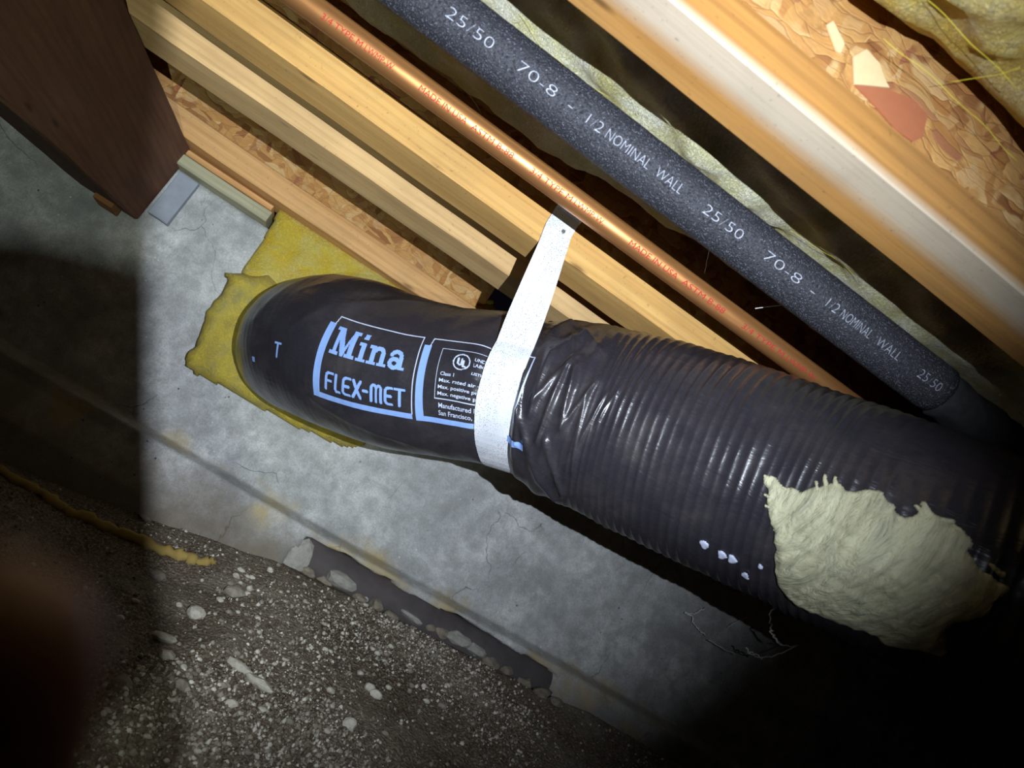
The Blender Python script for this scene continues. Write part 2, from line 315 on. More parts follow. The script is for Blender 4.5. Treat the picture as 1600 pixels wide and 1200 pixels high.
# ------------------------------------------------------------ the setting
# concrete stem wall (holed where the duct passes through)
def zlip(x): return np.interp(x, [-60, 3, 21, 100], [-2.0, -2.0, -1.62, -1.6])
def build_wall():
    xs = np.concatenate([np.arange(-60, -30, 2), np.arange(-30, 62, .35), np.arange(62, 101, 2)]); zs = np.concatenate([np.arange(-10, -4.4, .3), np.arange(-4.4, -.5, .1), np.arange(-.5, 12.05, .3), [12.2]])
    X, Z = np.meshgrid(xs, zs, indexing='ij'); a, b = SN(31, .25), SN(32, 1.6)
    y = 46 + .10 * a(X, Z) + .035 * b(X, Z) - np.clip((zlip(X) + .75 - Z) * 2.2, 0, 1) * (1.15 + .10 * b(X, Z)) - np.clip((-2.4 - Z), 0, 2) * .4
    y += 3.6 * np.clip((zlip(X) + .13 * b(X, Z) + .07 * SN(33, 4)(X, Z) - Z) * 14, 0, 1) * np.clip((X - 3.2 - .3 * (Z + 3)) * 8, 0, 1) * np.clip((21.2 + .25 * SN(34, 3)(X, Z) - .5 * (Z + 3) - X) * 8, 0, 1)
    y -= .16 * np.clip((Z - 8.6 - .35 * a(X, Z)) * 4, 0, 1) * (X < -7.5)     # the smoother lift of grout under the sill
    V = np.stack([X, y, Z], -1).reshape(-1, 3); nx, nz = len(xs), len(zs); Fc = []
    hole = (((X + 3.1) / 3.0) ** 2 + ((Z - 6.3) / 3.0) ** 2) < 1
    I = np.arange(nx * nz).reshape(nx, nz); ok = ~(hole[:-1, :-1] & hole[1:, 1:])
    for arr in zip(I[:-1, :-1][ok], I[1:, :-1][ok], I[1:, 1:][ok], I[:-1, 1:][ok]): Fc.append(arr)
    n = len(V); B = V.copy(); B[:, 1] = 54; V2 = np.vstack([V, B]); Fb = [tuple(q + n for q in f[::-1]) for f in Fc]
    rim = [(I[i, -1], I[i + 1, -1], I[i + 1, -1] + n, I[i, -1] + n) for i in range(nx - 1)] + [(I[0, j], I[0, j + 1], I[0, j + 1] + n, I[0, j] + n) for j in range(nz - 1)] + [(I[-1, j], I[-1, j + 1], I[-1, j + 1] + n, I[-1, j] + n) for j in range(nz - 1)]
    return mesh_obj('wall_back', V2, Fc + Fb + rim, m_conc, smooth=True, origin=(20, 46, -10), kind='structure')
build_wall()
_zx = [-60, -12, -3, 2.5, 6, 20, 24, 30, 100]; _zz = [-7.0, -6.3, -5.0, -3.95, -3.75, -3.2, -2.7, -2.8, -4.2]
_d1, _d2, _d3 = SN(41, .22), SN(42, .9), SN(43, 3.2)
_d4 = SN(44, 6.5)
def zdirt(x, y):
    x = np.asarray(x, float); y = np.asarray(y, float); t = np.clip(44.0 - y, 0, None); b = np.interp(x, _zx, _zz)
    z = b - .33 * t; z = np.where(z < -13, -13 + (z + 13) * .08, z)
    return z + (.45 * _d1(x, y) + .22 * _d2(x, y) + .09 * _d3(x, y) + .07 * _d4(x, y)) * np.clip(t / 4, .25, 1)
def build_floor():
    xs = np.concatenate([np.arange(-60, -24, 1.5), np.arange(-24, 50, .25), np.arange(50, 101, 1.5)]); ys = np.concatenate([np.arange(-20, 14, 1.5), np.arange(14, 46.01, .25)])
    X, Y = np.meshgrid(xs, ys, indexing='ij'); Z = zdirt(X, Y); nx, ny = len(xs), len(ys); I = np.arange(nx * ny).reshape(nx, ny)
    Fc = list(zip(I[:-1, :-1].ravel(), I[1:, :-1].ravel(), I[1:, 1:].ravel(), I[:-1, 1:].ravel()))
    return mesh_obj('floor', np.stack([X, Y, Z], -1), Fc, m_soil, smooth=True, origin=(20, 20, -14), kind='structure')
build_floor()
def dirt_hit(px, py):
    d = ray(px, py) / F_PX; t = np.arange(10, 70, .06); P = d * t[:, None]
    k = (P[:, 2] < zdirt(P[:, 0], P[:, 1])) | (P[:, 1] > 45.3); return P[int(np.argmax(k))]
mesh_obj('ceiling', [(x, y, z) for x in (-60, 100) for y in (-20, 47) for z in (23, 23.7)], [(0, 1, 3, 2), (4, 6, 7, 5), (0, 4, 5, 1), (2, 3, 7, 6), (0, 2, 6, 4), (1, 5, 7, 3)], m_osb2, kind='structure')

# ------------------------------------------------------------ girder, sill, joists
def girder():
    g = empty('girder', (-18, 20, 7), label='dark wooden girder crossing at upper left and ending at the concrete wall', cat='beam')
    rr = np.random.RandomState(2); V = []; Fc = []; ny = 26
    for i in range(ny + 1):
        y = -12 + 57.6 * i / ny; zb = 6.6 + (y - 30) * .105 if y > 22 else 5.76
        for (x, z) in ((-14.5, zb + .1), (-14.4, 13.38), (-14.5, 13.45), (-17.9, 13.45), (-18, 13.3), (-18, zb + .12), (-17.9, zb), (-14.65, zb)):
            V.append((x - (46 - y) * .12 + .03 * rr.randn(), y, z + .03 * rr.randn()))
    for i in range(ny):
        for j in range(8):
            a = i * 8 + j; c = i * 8 + (j + 1) % 8; Fc.append((a, c, c + 8, a + 8))
    Fc += [tuple(range(8)), tuple(ny * 8 + k for k in range(8))[::-1]]
    recalc(mesh_obj('timber', V, Fc, m_girder, g))
    recalc(mesh_obj('shim', [(x, y, z) for x in (-16.6, -15.5) for y in (44.2, 45.6) for z in (7.8, 8.25)], [(0, 1, 3, 2), (4, 6, 7, 5), (0, 4, 5, 1), (2, 3, 7, 6), (0, 2, 6, 4), (1, 5, 7, 3)], m_shim, g, label='small orange wood shim'))
girder()
s = empty('sill_plate', (-16, 45.4, 12.2), label='short grey-green treated sill plate on the concrete left of the yellow insulation', cat='sill')
board('plate', -24, -8.75, 44.95, 50, 12.25, 12.95, m_sill, s, seed=1, nx=8)
board('top_board', -24, -8.9, 45.05, 50, 13.0, 13.36, m_fl3, s, seed=2, nx=8)
s = empty('sill_plate', (50, 45.4, 12.2), label='sill plate on the concrete wall beyond the duct, hidden from here', cat='sill')
board('plate', 14, 95, 44.95, 50, 12.25, 13.36, m_sill, s, seed=3, nx=20)
board('metal_strip', -14.3, -13.1, 45.45, 45.95, 9.0, 12.1, m_grout, None, seed=3, nx=2, label='pale metal strip on the concrete beside the end of the dark girder', cat='strip')

def ijoist(label, x0, x1, yn, yf, ht, mf, seed, z0=13.5, xw=None, flakes=()):
    yc = (yn + yf) / 2
    j = empty('floor_joist', (x0, yc, z0), label=label, cat='joist', group='engineered floor joists')
    board('bottom_flange', x0, x1, yn, yf, z0, z0 + ht, mf, j, seed=seed, warp=.04)
    board('web', x0 + .3, (xw or x1) - .3, yc - .19, yc + .19, z0 + ht - .1, 21.6, m_osb, j, seed=seed + 3, warp=.02, bev=.02)
    board('top_flange', x0, x1, yn, yf, 21.55, 22.98, mf, j, seed=seed + 5)
    return j
pC = on(775, 466, 1, 44.1)
ijoist('joist nearest the concrete wall, its peach flange under a strip of brown strand board', -24, pC[0], 44.0, 46.4, 1.45, m_fl3, 1)
j2 = ijoist('joist with pale tan flange, second out from the concrete wall', -24, 96, 33.3, 35.75, 1.42, m_fl2, 4)
j1 = ijoist('joist with golden flange just below the copper pipe, strap nailed to it', -24, 96, 28.05, 30.25, 1.42, m_fl1, 8)
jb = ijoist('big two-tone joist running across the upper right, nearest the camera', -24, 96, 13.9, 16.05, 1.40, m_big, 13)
# loose strands standing proud of the big joist's web
def flake(pxs, mat_):
    P = [on(x, y, 1, 14.76) for x, y in pxs]; P2 = [p + np.array([0, -.05, 0]) for p in P]; n = len(P)
    Fc = [tuple(range(n)), tuple(range(n, 2 * n))[::-1]] + [(i, (i + 1) % n, (i + 1) % n + n, i + n) for i in range(n)]
    recalc(mesh_obj('wood_strand', P + P2, Fc, mat_, jb))
flake([(1335, 134), (1380, 139), (1425, 156), (1447, 180), (1440, 215), (1425, 222), (1400, 205), (1365, 165)], m_flake_r)
flake([(1331, 90), (1352, 78), (1372, 100), (1382, 128), (1388, 138), (1350, 134), (1333, 133)], m_flake_p)
flake([(1290, 40), (1300, 34), (1318, 70), (1312, 84), (1305, 80)], m_flake_p)

# ------------------------------------------------------------ insulation between the joists
n1, n2 = SN(51, .55), SN(52, 2.2)
def ceil_batt(x0, x1, ya, yb, z, H, m, label, jag=.35, cat='insulation', res=.45, poly=None, amp=.5):
    poly = poly or [(x0, ya), (x1, ya), (x1, yb), (x0, yb)]
    fn = lambda U, V, h: np.stack([U, V, z - h], -1)
    hn = lambda U, V: amp * n1(U, V) + amp * .55 * n2(U, V)
    return pillow('insulation_batt', poly, fn, H, 1.6, res, m, hn=hn, jag=jag, jf=.9, label=label, cat=cat, group='fibreglass batts between the joists')
b1 = ceil_batt(0, 0, 0, 0, 18.6, 1.9, m_fib, 'pale yellow insulation batt between the foam pipe and the big joist', poly=[(-14, 16.5), (95, 16.5), (95, 26), (30, 26.2), (14, 27.3), (6, 28.0), (0, 28.7), (-14, 28.9)], jag=.25)
b0 = ceil_batt(0, 0, 0, 0, 19.0, 2.4, m_fib3, 'bulging amber-yellow insulation batt in the top right corner', poly=[(-14, -8), (60, -8), (60, 13.95), (16, 14.2), (9.5, 13.9), (5, 14.3), (-14, 13.5)], jag=.35, amp=.8)
b2 = ceil_batt(-15, 40, 36.2, 44.4, 17.9, 1.1, m_fib, 'dim greenish insulation strip between the two joists nearest the concrete wall', jag=.2)
def threads(parent, pts_px, z, r=.007):
    loc = [on(x, y, 2, z) for x, y in pts_px]; P = []
    for a, b in zip(loc[:-1], loc[1:]):
        for k in range(6):
            q = a + (b - a) * k / 6; P.append(q + np.array([0, 0, .04 * math.sin(q[0] * 3.1 + q[1] * 2)]))
    tube('netting_thread', P, r, m_net, parent, ns=4)
for pts in ([(1450, 0), (1490, 40), (1530, 78), (1600, 150)], [(1380, 60), (1430, 98), (1500, 160), (1545, 205), (1600, 262)], [(1480, 130), (1560, 118), (1600, 105)]): threads(b0, pts, 16.4, .009)
for pts in ([(812, 22), (850, 78), (905, 122), (960, 160)], [(960, 165), (1025, 212), (1060, 232), (1090, 250), (1125, 268), (1160, 278)], [(1235, 362), (1300, 400), (1345, 440)], [(1090, 250), (1130, 276), (1180, 290), (1260, 330)]): threads(b1, pts, 16.65)

# wall insulation the duct passes through
def wpoly(px, y): return [tuple(on(a, b, 1, y)[[0, 2]]) for a, b in px]
n3, n4 = SN(61, .8), SN(62, 3.0)
ys = 45.75
pillow('insulation_batt', wpoly([(437, 320), (425, 345), (381, 413), (372, 440), (470, 560), (660, 560), (790, 520), (775, 466), (653, 456)], ys - .5), lambda U, V, h: np.stack([U, ys + .1 - h, V], -1), .9, 1.0, .16, m_fib2,
       hn=lambda U, V: .14 * n3(U, V) + .05 * n4(U, V), jag=.05, jf=2, label='bright yellow insulation batt in the wall opening above the bend of the duct', cat='insulation')
pillow('insulation_batt', wpoly([(344, 417), (350, 430), (338, 450), (322, 480), (306, 520), (290, 552), (287, 572), (312, 588), (350, 604), (400, 634), (450, 662), (500, 684), (540, 698), (572, 694), (600, 640), (560, 560), (470, 470), (420, 425), (380, 418)], ys - 1.2), lambda U, V, h: np.stack([U, ys - .05 - h, V], -1), 1.35, .9, .14, fibre('soiled_yellow_fibreglass', (.58, .44, .05), (.78, .60, .06), (.34, .32, .15), 8.), hn=lambda U, V: .22 * n3(U, V) + .08 * n4(U, V), jag=.14, jf=1.6, label='dirty yellow insulation flap tucked around the left end of the duct', cat='insulation')
pillow('insulation_tuft', wpoly([(517, 672), (528, 668), (545, 672), (543, 684), (532, 690), (522, 684)], 45.6), lambda U, V, h: np.stack([U, 45.85 - h, V], -1), .25, .2, .07, m_fib, jag=.05, jf=6, label='tiny tuft of yellow fluff on the concrete just below the duct', cat='insulation')

# ------------------------------------------------------------ pipes
cy, cz, cr_ = 24.0, 13.63, .45
cp = empty('copper_pipe', (-20, cy, cz - cr_), label='bare copper water pipe with red lettering running beside the golden joist', cat='pipe')
pipe('tube', cy, cz, -13.5, 95, cr_, m_cu, cp, nx=40)
fy, fz, fr_ = 19.3, 13.32, .85
pE = on(1478, 572, 1, 19.3)
fp = empty('insulated_pipe', (-20, fy, fz - fr_), label='thick dark grey foam-covered pipe with white lettering, above the copper pipe', cat='pipe')
pipe('foam_sleeve', fy, fz, -13.5, pE[0], fr_, m_foam, fp, nx=90, rough=.012, nseg=40)
pipe('foam_sleeve', fy - .05, fz - .12, pE[0] + .02, 90, fr_ * .90, m_foam2, fp, nx=160, rough=.22, nseg=24, label='rougher lower length of black foam sleeve')
def text_mesh(s_, size, bold=0.):
    cu = bpy.data.curves.new('t', 'FONT'); cu.body = s_; cu.size = size; cu.offset = bold; cu.resolution_u = 3
    o = bpy.data.objects.new('t', cu); COL.objects.link(o); dg = bpy.context.evaluated_depsgraph_get(); me = bpy.data.meshes.new_from_object(o.evaluated_get(dg))
    bm = bmesh.new(); bm.from_mesh(me); bmesh.ops.triangulate(bm, faces=bm.faces); bmesh.ops.subdivide_edges(bm, edges=[e for e in bm.edges if e.calc_length() > .12], cuts=2)
    V = np.array([v.co[:2] for v in bm.verts]) if bm.verts else np.zeros((0, 2)); bm.verts.index_update(); Fc = [[v.index for v in f.verts] for f in bm.faces]; bm.free()
    bpy.data.objects.remove(o); bpy.data.curves.remove(cu); return V, Fc
def pipe_text(txt, x, width, h, yc, zc, r, lift, m, parent, bold=.0, off=.03):
    V, Fc = text_mesh(txt, h / .70, bold); k = width / max(V[:, 0].max(), 1e-6)
    b = math.atan2(-zc, -yc)               # towards the lens, in the y-z plane
    u = x + V[:, 0] * k; a = b - (V[:, 1] - h / 2 + lift) / r
    P = np.stack([u, yc + (r + off) * np.cos(a), zc + (r + off) * np.sin(a)], -1)
    mesh_obj('lettering', P, Fc, m, parent)
def xat(px, py, y): return on(px, py, 1, y)[0]
def fl(px): return xat(px, 45 + .735 * (px - 680), 18.6)
for txt, a, b in (('25/50', 678, 752), ('70-8', 790, 852), ('-', 870, 880), ('1/2', 898, 926), ('NOMINAL', 932, 1001), ('WALL', 1012, 1053), ('25/50', 1087, 1148), ('70-8', 1182, 1240), ('-', 1255, 1264), ('1/2', 1280, 1300), ('NOMINAL', 1305, 1352), ('WALL', 1362, 1398), ('25/50', 1428, 1462)):
    pipe_text(txt, fl(a), fl(b) - fl(a), .30, fy, fz, fr_, .10, m_white, fp, -.012)
def cx(px): return xat(px, .672 * (px - 428), 23.65)
for k in (-1, 0, 1):
    for txt, a, b in (('3/4 TYPE M', 827, 893), ('LWMP-W.', 897, 945), ('MADE IN USA', 985, 1062), ('ASTM B-88', 1070, 1137)):
        a += 338 * k; b += 338 * k
        pipe_text(txt, cx(a), cx(b) - cx(a), .21, cy, cz, cr_, -.02, m_red, cp, .0, .012)

# ------------------------------------------------------------ flexible duct
# ---- duct geometry (inches, camera at 0,0,0) ----
DC=np.array([(-3.0,51,6.3,3.1),(-3.1,47,6.3,3.1),(-3.0,43.5,6.4,3.2),(-2.2,40.3,6.6,3.65),(-.3,37.4,6.85,3.85),(2.0,35.0,7.0,3.7),(4.2,33.0,7.5,3.5),(6.35,31.1,8.2,3.45),(8.6,29.6,8.6,3.75),(11.53,27.6,8.9,4.1),(16.1,23.0,8.8,4.05),(19.5,18.9,8.4,3.9),(25.2,14.4,8.2,3.9),(32,9,8.0,3.9),(42,2,7.8,3.9)],float)
def _cr(P,n=40):
    out=[]
    P=np.vstack([2*P[0]-P[1],P,2*P[-1]-P[-2]])
    for i in range(1,len(P)-2):
        a,b,c,d=P[i-1],P[i],P[i+1],P[i+2]
        for k in range(n):
            t=k/n
            out.append(.5*((2*b)+(-a+c)*t+(2*a-5*b+4*c-d)*t*t+(-a+3*b-3*c+d)*t**3))
    out.append(P[-2]);return np.array(out)
_dc=_cr(DC)
_sl=np.concatenate([[0],np.cumsum(np.linalg.norm(np.diff(_dc[:,:3],axis=0),axis=1))])
SL=_sl[-1]
def dcen(s):
    s=np.asarray(s,float);return np.stack([np.interp(s,_sl,_dc[:,k]) for k in range(4)],-1)
def dframe(s):
    c=dcen(s);e=.8
    T=dcen(np.minimum(s+e,SL))[...,:3]-dcen(np.maximum(s-e,0))[...,:3]
    T/=np.linalg.norm(T,axis=-1,keepdims=True)
    Zu=np.array([0,0,1.]);N2=Zu-T*(T@Zu)[...,None];N2/=np.linalg.norm(N2,axis=-1,keepdims=True)
    N1=np.cross(T,N2);return c,T,N1,N2
def dpoint(s,th,h=0.,bump=None):
    s=np.asarray(s,float);th=np.asarray(th,float)
    c,T,N1,N2=dframe(s)
    r=c[...,3]+h+(bump(s,th) if bump else 0)
    return c[...,:3]+r[...,None]*(np.cos(th)[...,None]*N1+np.sin(th)[...,None]*N2)
e1, e2, e3 = SN(71, 1.0), SN(72, 2.6), SN(73, .5)
CRE = [(25.0, .35, 25.5, -1.1, .10, .10), (25.9, .2, 26.0, -.5, .12, .12), (26.3, .5, 27.2, -.1, .10, .10), (26.0, -.35, 26.9, .25, .14, .10), (26.5, -.75, 26.75, .12, .16, .09), (27.0, .12, 27.3, -.55, .13, .10), (27.3, -.5, 28.1, .02, .12, .09), (26.8, -.7, 27.9, -1.3, .13, .12),
       (25.4, -.5, 27.4, -1.5, .13, .15), (25.2, -.1, 25.6, -.9, .10, .08), (25.7, .9, 27.6, .35, .10, .14), (28.4, -.55, 28.9, -.1, .08, .10), (29.0, -.35, 29.5, .0, .07, .10), (27.9, -.15, 28.3, -.9, .08, .12), (23.2, -.1, 24.1, -.35, .06, .06), (23.0, -.25, 24.2, -.42, .06, .06), (22.8, -.42, 24.2, -.50, .05, .05), (14.2, -.25, 15.5, .12, .05, .10), (13.3, .32, 14.2, .50, .05, .10), (15.0, .1, 19.0, .75, .05, .25), (11.5, -.2, 13.0, .9, .06, .30), (16.0, -1.0, 20.0, -1.35, .06, .2)]
def dbump(s, th):
    s = np.asarray(s, float); th = np.asarray(th, float); r = np.zeros(np.broadcast(s, th).shape)
    q = s + .10 * np.sin(th * 2) + .06 * e1(s * .8, th * 2.2)
    rib = (1 - np.abs(np.sin(math.pi * q / .41))) ** 1.1
    amp = np.interp(s, [0, 10, 14, 22, 24.4, 26, 29, 33, 36, 70], [.010, .010, .008, .004, .004, .012, .034, .058, .060, .060])
    r = r + amp * rib * np.clip(.8 + .7 * e1(s * 2.1, th * 2.8), .4, 1.5) + .05 * e3(s, th * 2) + .018 * e2(s * .8, th * 3.4)
    r -= .26 * np.exp(-((s - 24.4) / .85) ** 4)
    r += .12 * np.exp(-((s - 26.6) / 1.2) ** 2) * (.6 + e2(s, th * 2))
    for a, b, c, d, h, w in CRE:
        P = np.stack(np.broadcast_arrays(s, th * 3.8), -1); r = r + h * 1.15 * np.exp(-(segdist(P, (a, b * 3.8), (c, d * 3.8)) / (w * 1.2)) ** 1.6)
    return r
def build_duct():
    S = np.concatenate([np.arange(0, 9, .2), np.arange(9, 24, .09), np.arange(24, 48, .05), np.arange(48, SL, .15)])
    TH = np.linspace(-math.pi, math.pi, 221)[:-1]; TH = TH + .35 * np.sin(TH)     # denser on the side in view
    A, B = np.meshgrid(S, TH, indexing='ij'); V = dpoint(A, B, 0, dbump); ns, nt = len(S), len(TH); I = np.arange(ns * nt).reshape(ns, nt)
    J = np.roll(I, -1, 1); Fc = list(zip(I[:-1].ravel(), I[1:].ravel(), J[1:].ravel(), J[:-1].ravel()))
    Fc += [tuple(I[0]), tuple(I[-1][::-1])]
    d = empty('flexible_duct', dcen(24.)[:3] - np.array([0, 0, 4]), label='fat black plastic-wrapped flexible air duct hanging under the joists on a metal strap', cat='duct')
    recalc(mesh_obj('jacket', V.reshape(-1, 3), Fc, m_film, d, smooth=True)); return d
duct = build_duct()
RV = 3.55
def dmap(U, V, h): return dpoint(U, V / RV, h + .028, dbump)
def raster(name, prims, res, m, lift=0., dots=None, **t):
    """prims: ('s',x1,y1,x2,y2,w) thick strokes or ('p',[points]) filled polygons, in inches along / around the duct"""
    xs, ys_ = [], []
    for p in prims:
        if p[0] == 's': xs += [p[1] - p[5], p[3] + p[5], p[1] + p[5], p[3] - p[5]]; ys_ += [p[2] - p[5], p[4] + p[5], p[2] + p[5], p[4] - p[5]]
        else: xs += [q[0] for q in p[1]]; ys_ += [q[1] for q in p[1]]
    gx = np.arange(min(xs), max(xs) + res, res); gy = np.arange(min(ys_), max(ys_) + res, res)
    X, Y = np.meshgrid(gx[:-1] + res / 2, gy[:-1] + res / 2, indexing='ij'); P = np.stack([X, Y], -1); on_ = np.zeros(X.shape, bool)
    for p in prims:
        if p[0] == 's': on_ |= segdist(P, p[1:3], p[3:5]) < p[5] / 2
        else: on_ |= inside(P, p[1])
    if dots: on_ &= ~((np.mod(X + Y, dots) < res * 1.01) & (np.mod(X - Y, dots) < res * 1.01))
    GX, GY = np.meshgrid(gx, gy, indexing='ij'); ci, cj = np.nonzero(on_); n1_, n2_ = GX.shape; I = np.arange(n1_ * n2_).reshape(n1_, n2_)
    Fc = np.stack([I[ci, cj], I[ci + 1, cj], I[ci + 1, cj + 1], I[ci, cj + 1]], -1); u, inv = np.unique(Fc, return_inverse=True)
    V = dmap(GX.ravel()[u], GY.ravel()[u], lift); return mesh_obj(name, V, inv.reshape(-1, 4).tolist(), m, duct, **t)
def S(*a): return ('s',) + a
def box(x0, y0, x1, y1): return ('p', [(x0, y0), (x1, y0), (x1, y1), (x0, y1)])
def place(prims, x, y, sx, sy):
    o = []
    for p in prims:
        if p[0] == 's': o.append(S(x + p[1] * sx, y + p[2] * sy, x + p[3] * sx, y + p[4] * sy, p[5] * (sx + sy) / 2))
        else: o.append(('p', [(x + a * sx, y + b * sy) for a, b in p[1]]))
    return o
def arc(cx_, cy_, rx, ry, a0, a1, w, n=14):
    A = [math.radians(a0 + (a1 - a0) * k / n) for k in range(n + 1)]; return [S(cx_ + rx * math.cos(p), cy_ + ry * math.sin(p), cx_ + rx * math.cos(q), cy_ + ry * math.sin(q), w) for p, q in zip(A[:-1], A[1:])]
MI = [box(.14, 0, .34, 1), box(0, 0, .48, .13), box(0, .87, .34, 1), ('p', [(.14, 1), (.42, 1), (.80, .22), (.68, 0), (.60, 0)]), ('p', [(.62, .0), (.74, 0), (1.12, 1), (.98, 1)]), box(.92, 0, 1.17, 1), box(.80, 0, 1.32, .13), box(.95, .87, 1.32, 1)]
MI += place([box(.12, 0, .34, .66), box(0, 0, .46, .12), box(0, .55, .3, .67), ('p', [(.10, .80), (.34, .80), (.36, 1.0), (.12, 1.0)])], 1.40, 0, 1, 1)
MI += place([box(.12, 0, .33, .66), box(0, 0, .44, .12), box(0, .55, .3, .67), box(.60, 0, .81, .46), box(.50, 0, .92, .12)] + arc(.50, .42, .21, .19, 150, 0, .17), 1.93, 0, 1, 1)
MI += place(arc(.36, .45, .24, .17, 165, 0, .17) + [box(.52, 0, .72, .46), box(.52, 0, .84, .12)] + arc(.32, .21, .22, .15, 0, 360, .17), 2.92, 0, 1, 1)
raster('lettering', place(MI, 16.72, -1.28, .965, 1.22), .030, m_print, dots=.12, label='large pale blue word Mina')
FLX = [S(0, 0, 0, .8, .2), S(0, .9, .12, 1, .2), S(.1, 1, .55, 1, .18), S(0, .52, .42, .52, .18)]
FLX += [S(.85, 1, .85, .15, .2), S(.85, .12, .95, 0, .2), S(.95, 0, 1.22, 0, .18)]
FLX += place(arc(.28, .78, .28, .22, 90, 180, .19, 5) + [S(0, .78, 0, .22, .2), S(.28, 1, .58, 1, .18), S(0, .5, .5, .5, .18), S(.28, 0, .58, 0, .18)] + arc(.28, .22, .28, .22, 180, 270, .19, 5), 1.5, 0, 1, 1)
FLX += [S(2.35, 1, 2.9, 0, .2), S(2.35, 0, 2.9, 1, .2), S(3.15, .5, 3.4, .5, .2)]
FLX += place(arc(.2, .78, .2, .22, 0, 180, .19, 8) + arc(.6, .78, .2, .22, 0, 180, .19, 8) + [S(0, .8, 0, 0, .2), S(.4, .8, .4, 0, .2), S(.8, .8, .8, 0, .2)], 3.72, 0, 1, 1)
FLX += place(arc(.28, .78, .28, .22, 90, 180, .19, 5) + [S(0, .78, 0, .22, .2), S(.28, 1, .52, 1, .18), S(0, .5, .45, .5, .18), S(.28, 0, .52, 0, .18)] + arc(.28, .22, .28, .22, 180, 270, .19, 5), 4.86, 0, 1, 1)
FLX += [S(5.6, 1, 6.35, 1, .18), S(5.98, 1, 5.98, 0, .2)]
raster('lettering', place(FLX, 16.85, -2.78, .575, .70), .026, m_print, label='blue rounded capitals FLEX-MET')
raster('printed_border', [box(16.16, -3.30, 16.50, .02), box(16.16, -3.30, 20.85, -3.06)], .05, m_print)
raster('printed_border', [box(21.02, -3.30, 21.36, .02), box(21.02, -3.34, 23.9, -3.08), box(24.8, -3.34, 25.95, -3.04)], .05, m_print)
raster('printed_outline', [S(16.52, .36, 20.86, .36, .05), S(16.52, .36, 16.46, .0, .05), S(20.86, .36, 20.86, -3.05, .05)], .025, m_thin)
raster('printed_outline', [S(21.36, .36, 25.35, .36, .05), S(21.36, .36, 21.3, .0, .05), S(25.35, .36, 25.35, -2.3, .05), S(21.9, -.05, 24.9, -.05, .04), S(21.9, -.05, 21.9, -2.22, .04), S(21.9, -2.22, 24.2, -2.22, .04)] + arc(22.82, -.55, .33, .33, 0, 360, .05, 20) + [S(22.68, -.4, 22.68, -.62, .07), S(22.68, -.62, 22.76, -.68, .07), S(22.82, -.42, 22.82, -.66, .07), S(22.9, -.5, 22.9, -.74, .07), S(22.9, -.74, 23.0, -.74, .07)], .022, m_thin)
raster('lettering', [S(13.62, -1.60, 14.02, -1.60, .10), S(13.82, -1.60, 13.82, -2.20, .10)], .03, m_print)
raster('printed_mark', [box(11.7, -2.75, 11.95, -2.5)], .03, m_print)
def duct_text(txt, u, v, h, w=None):
    V, Fc = text_mesh(txt, h / .70, .003); k = (w / V[:, 0].max()) if w else 1
    mesh_obj('small_print', dmap(u + V[:, 0] * k, v + V[:, 1], 0), Fc, m_thin, duct)
for a in (('Class 1', 22.05, -1.22, .15), ('Max. rated air velocity', 22.02, -1.50, .15, 2.4), ('Max. positive pressure', 22.0, -1.78, .15, 2.3), ('Max. negative pressure', 22.0, -2.06, .15, 2.4), ('Manufactured by', 22.05, -2.60, .21, 1.75), ('San Francisco, CA', 22.05, -2.93, .21, 1.9), ('UNDERWRITERS', 23.30, -.42, .14, 1.2), ('LABORATORIES', 23.30, -.66, .14, 1.2), ('LISTED', 23.3, -1.0, .11, .5)): duct_text(*a)
# pale paint flecks on the underside, cream mastic daub
ss_, tt_ = np.meshgrid(np.linspace(5, 56, 900), np.linspace(-2.2, 1.8, 500), indexing='ij'); PP = dpoint(ss_, tt_); cc = PP @ R; pxx = 800 + F_PX * cc[..., 0] / cc[..., 2]; pyy = 600 + F_PX * cc[..., 1] / cc[..., 2]
vis = ((PP - dcen(ss_)[..., :3]) * PP).sum(-1) < 0
def dinv(x, y):
    d = np.where(vis, (pxx - x) ** 2 + (pyy - y) ** 2, 1e9); i = np.unravel_index(d.argmin(), d.shape); return ss_[i], tt_[i] * 4.2
def dmap2(U, V, h): return dpoint(U, V / 4.2, h + .005, lambda s, t: dbump(s, t) * .6 + .03)
for k, (x, y, w) in enumerate([(1103, 850, 8), (1128, 865, 8), (1146, 872, 8), (1188, 884, 5), (1166, 898, 7)]):
    u, v = dinv(x, y); r = w / 44.
    pillow('paint_fleck', [(u + r * math.cos(a) * (1 + .3 * math.sin(a * 3 + k)), v + 1.2 * r * math.sin(a)) for a in np.linspace(0, 6.28, 12)[:-1]], dmap2, .06, .1, .035, m_fleck, duct, smooth=True)
mo = [(1193, 748), (1208, 744), (1222, 752), (1235, 762), (1250, 766), (1275, 760), (1288, 754), (1305, 752), (1325, 762), (1350, 772), (1375, 780), (1400, 792), (1422, 806), (1440, 800), (1437, 783), (1448, 785), (1458, 808), (1480, 815), (1497, 830), (1510, 838), (1520, 860), (1545, 885), (1562, 905), (1560, 930), (1545, 955), (1520, 972), (1500, 985), (1480, 1028), (1440, 1020), (1400, 1005), (1350, 985), (1310, 968), (1270, 952), (1240, 935), (1222, 915), (1215, 890), (1212, 850), (1208, 820), (1196, 800), (1194, 780)]
mp = [dinv(*p) for p in mo]; mc = np.mean(mp, 0)
g1, g2, g3 = SN(81, 1.2), SN(82, 5), SN(83, .6, dim=2)
pillow('mastic_patch', mp, dmap2, .14, .45, .045, m_mastic, duct, hn=lambda U, V: .05 * g1(U, V) + .02 * g2(U * .5, V * 1.6) + .03 * g1(V * 2.2, U * .4), jag=.17, jf=2.8, label='cream-coloured mastic daub brushed on the jacket')
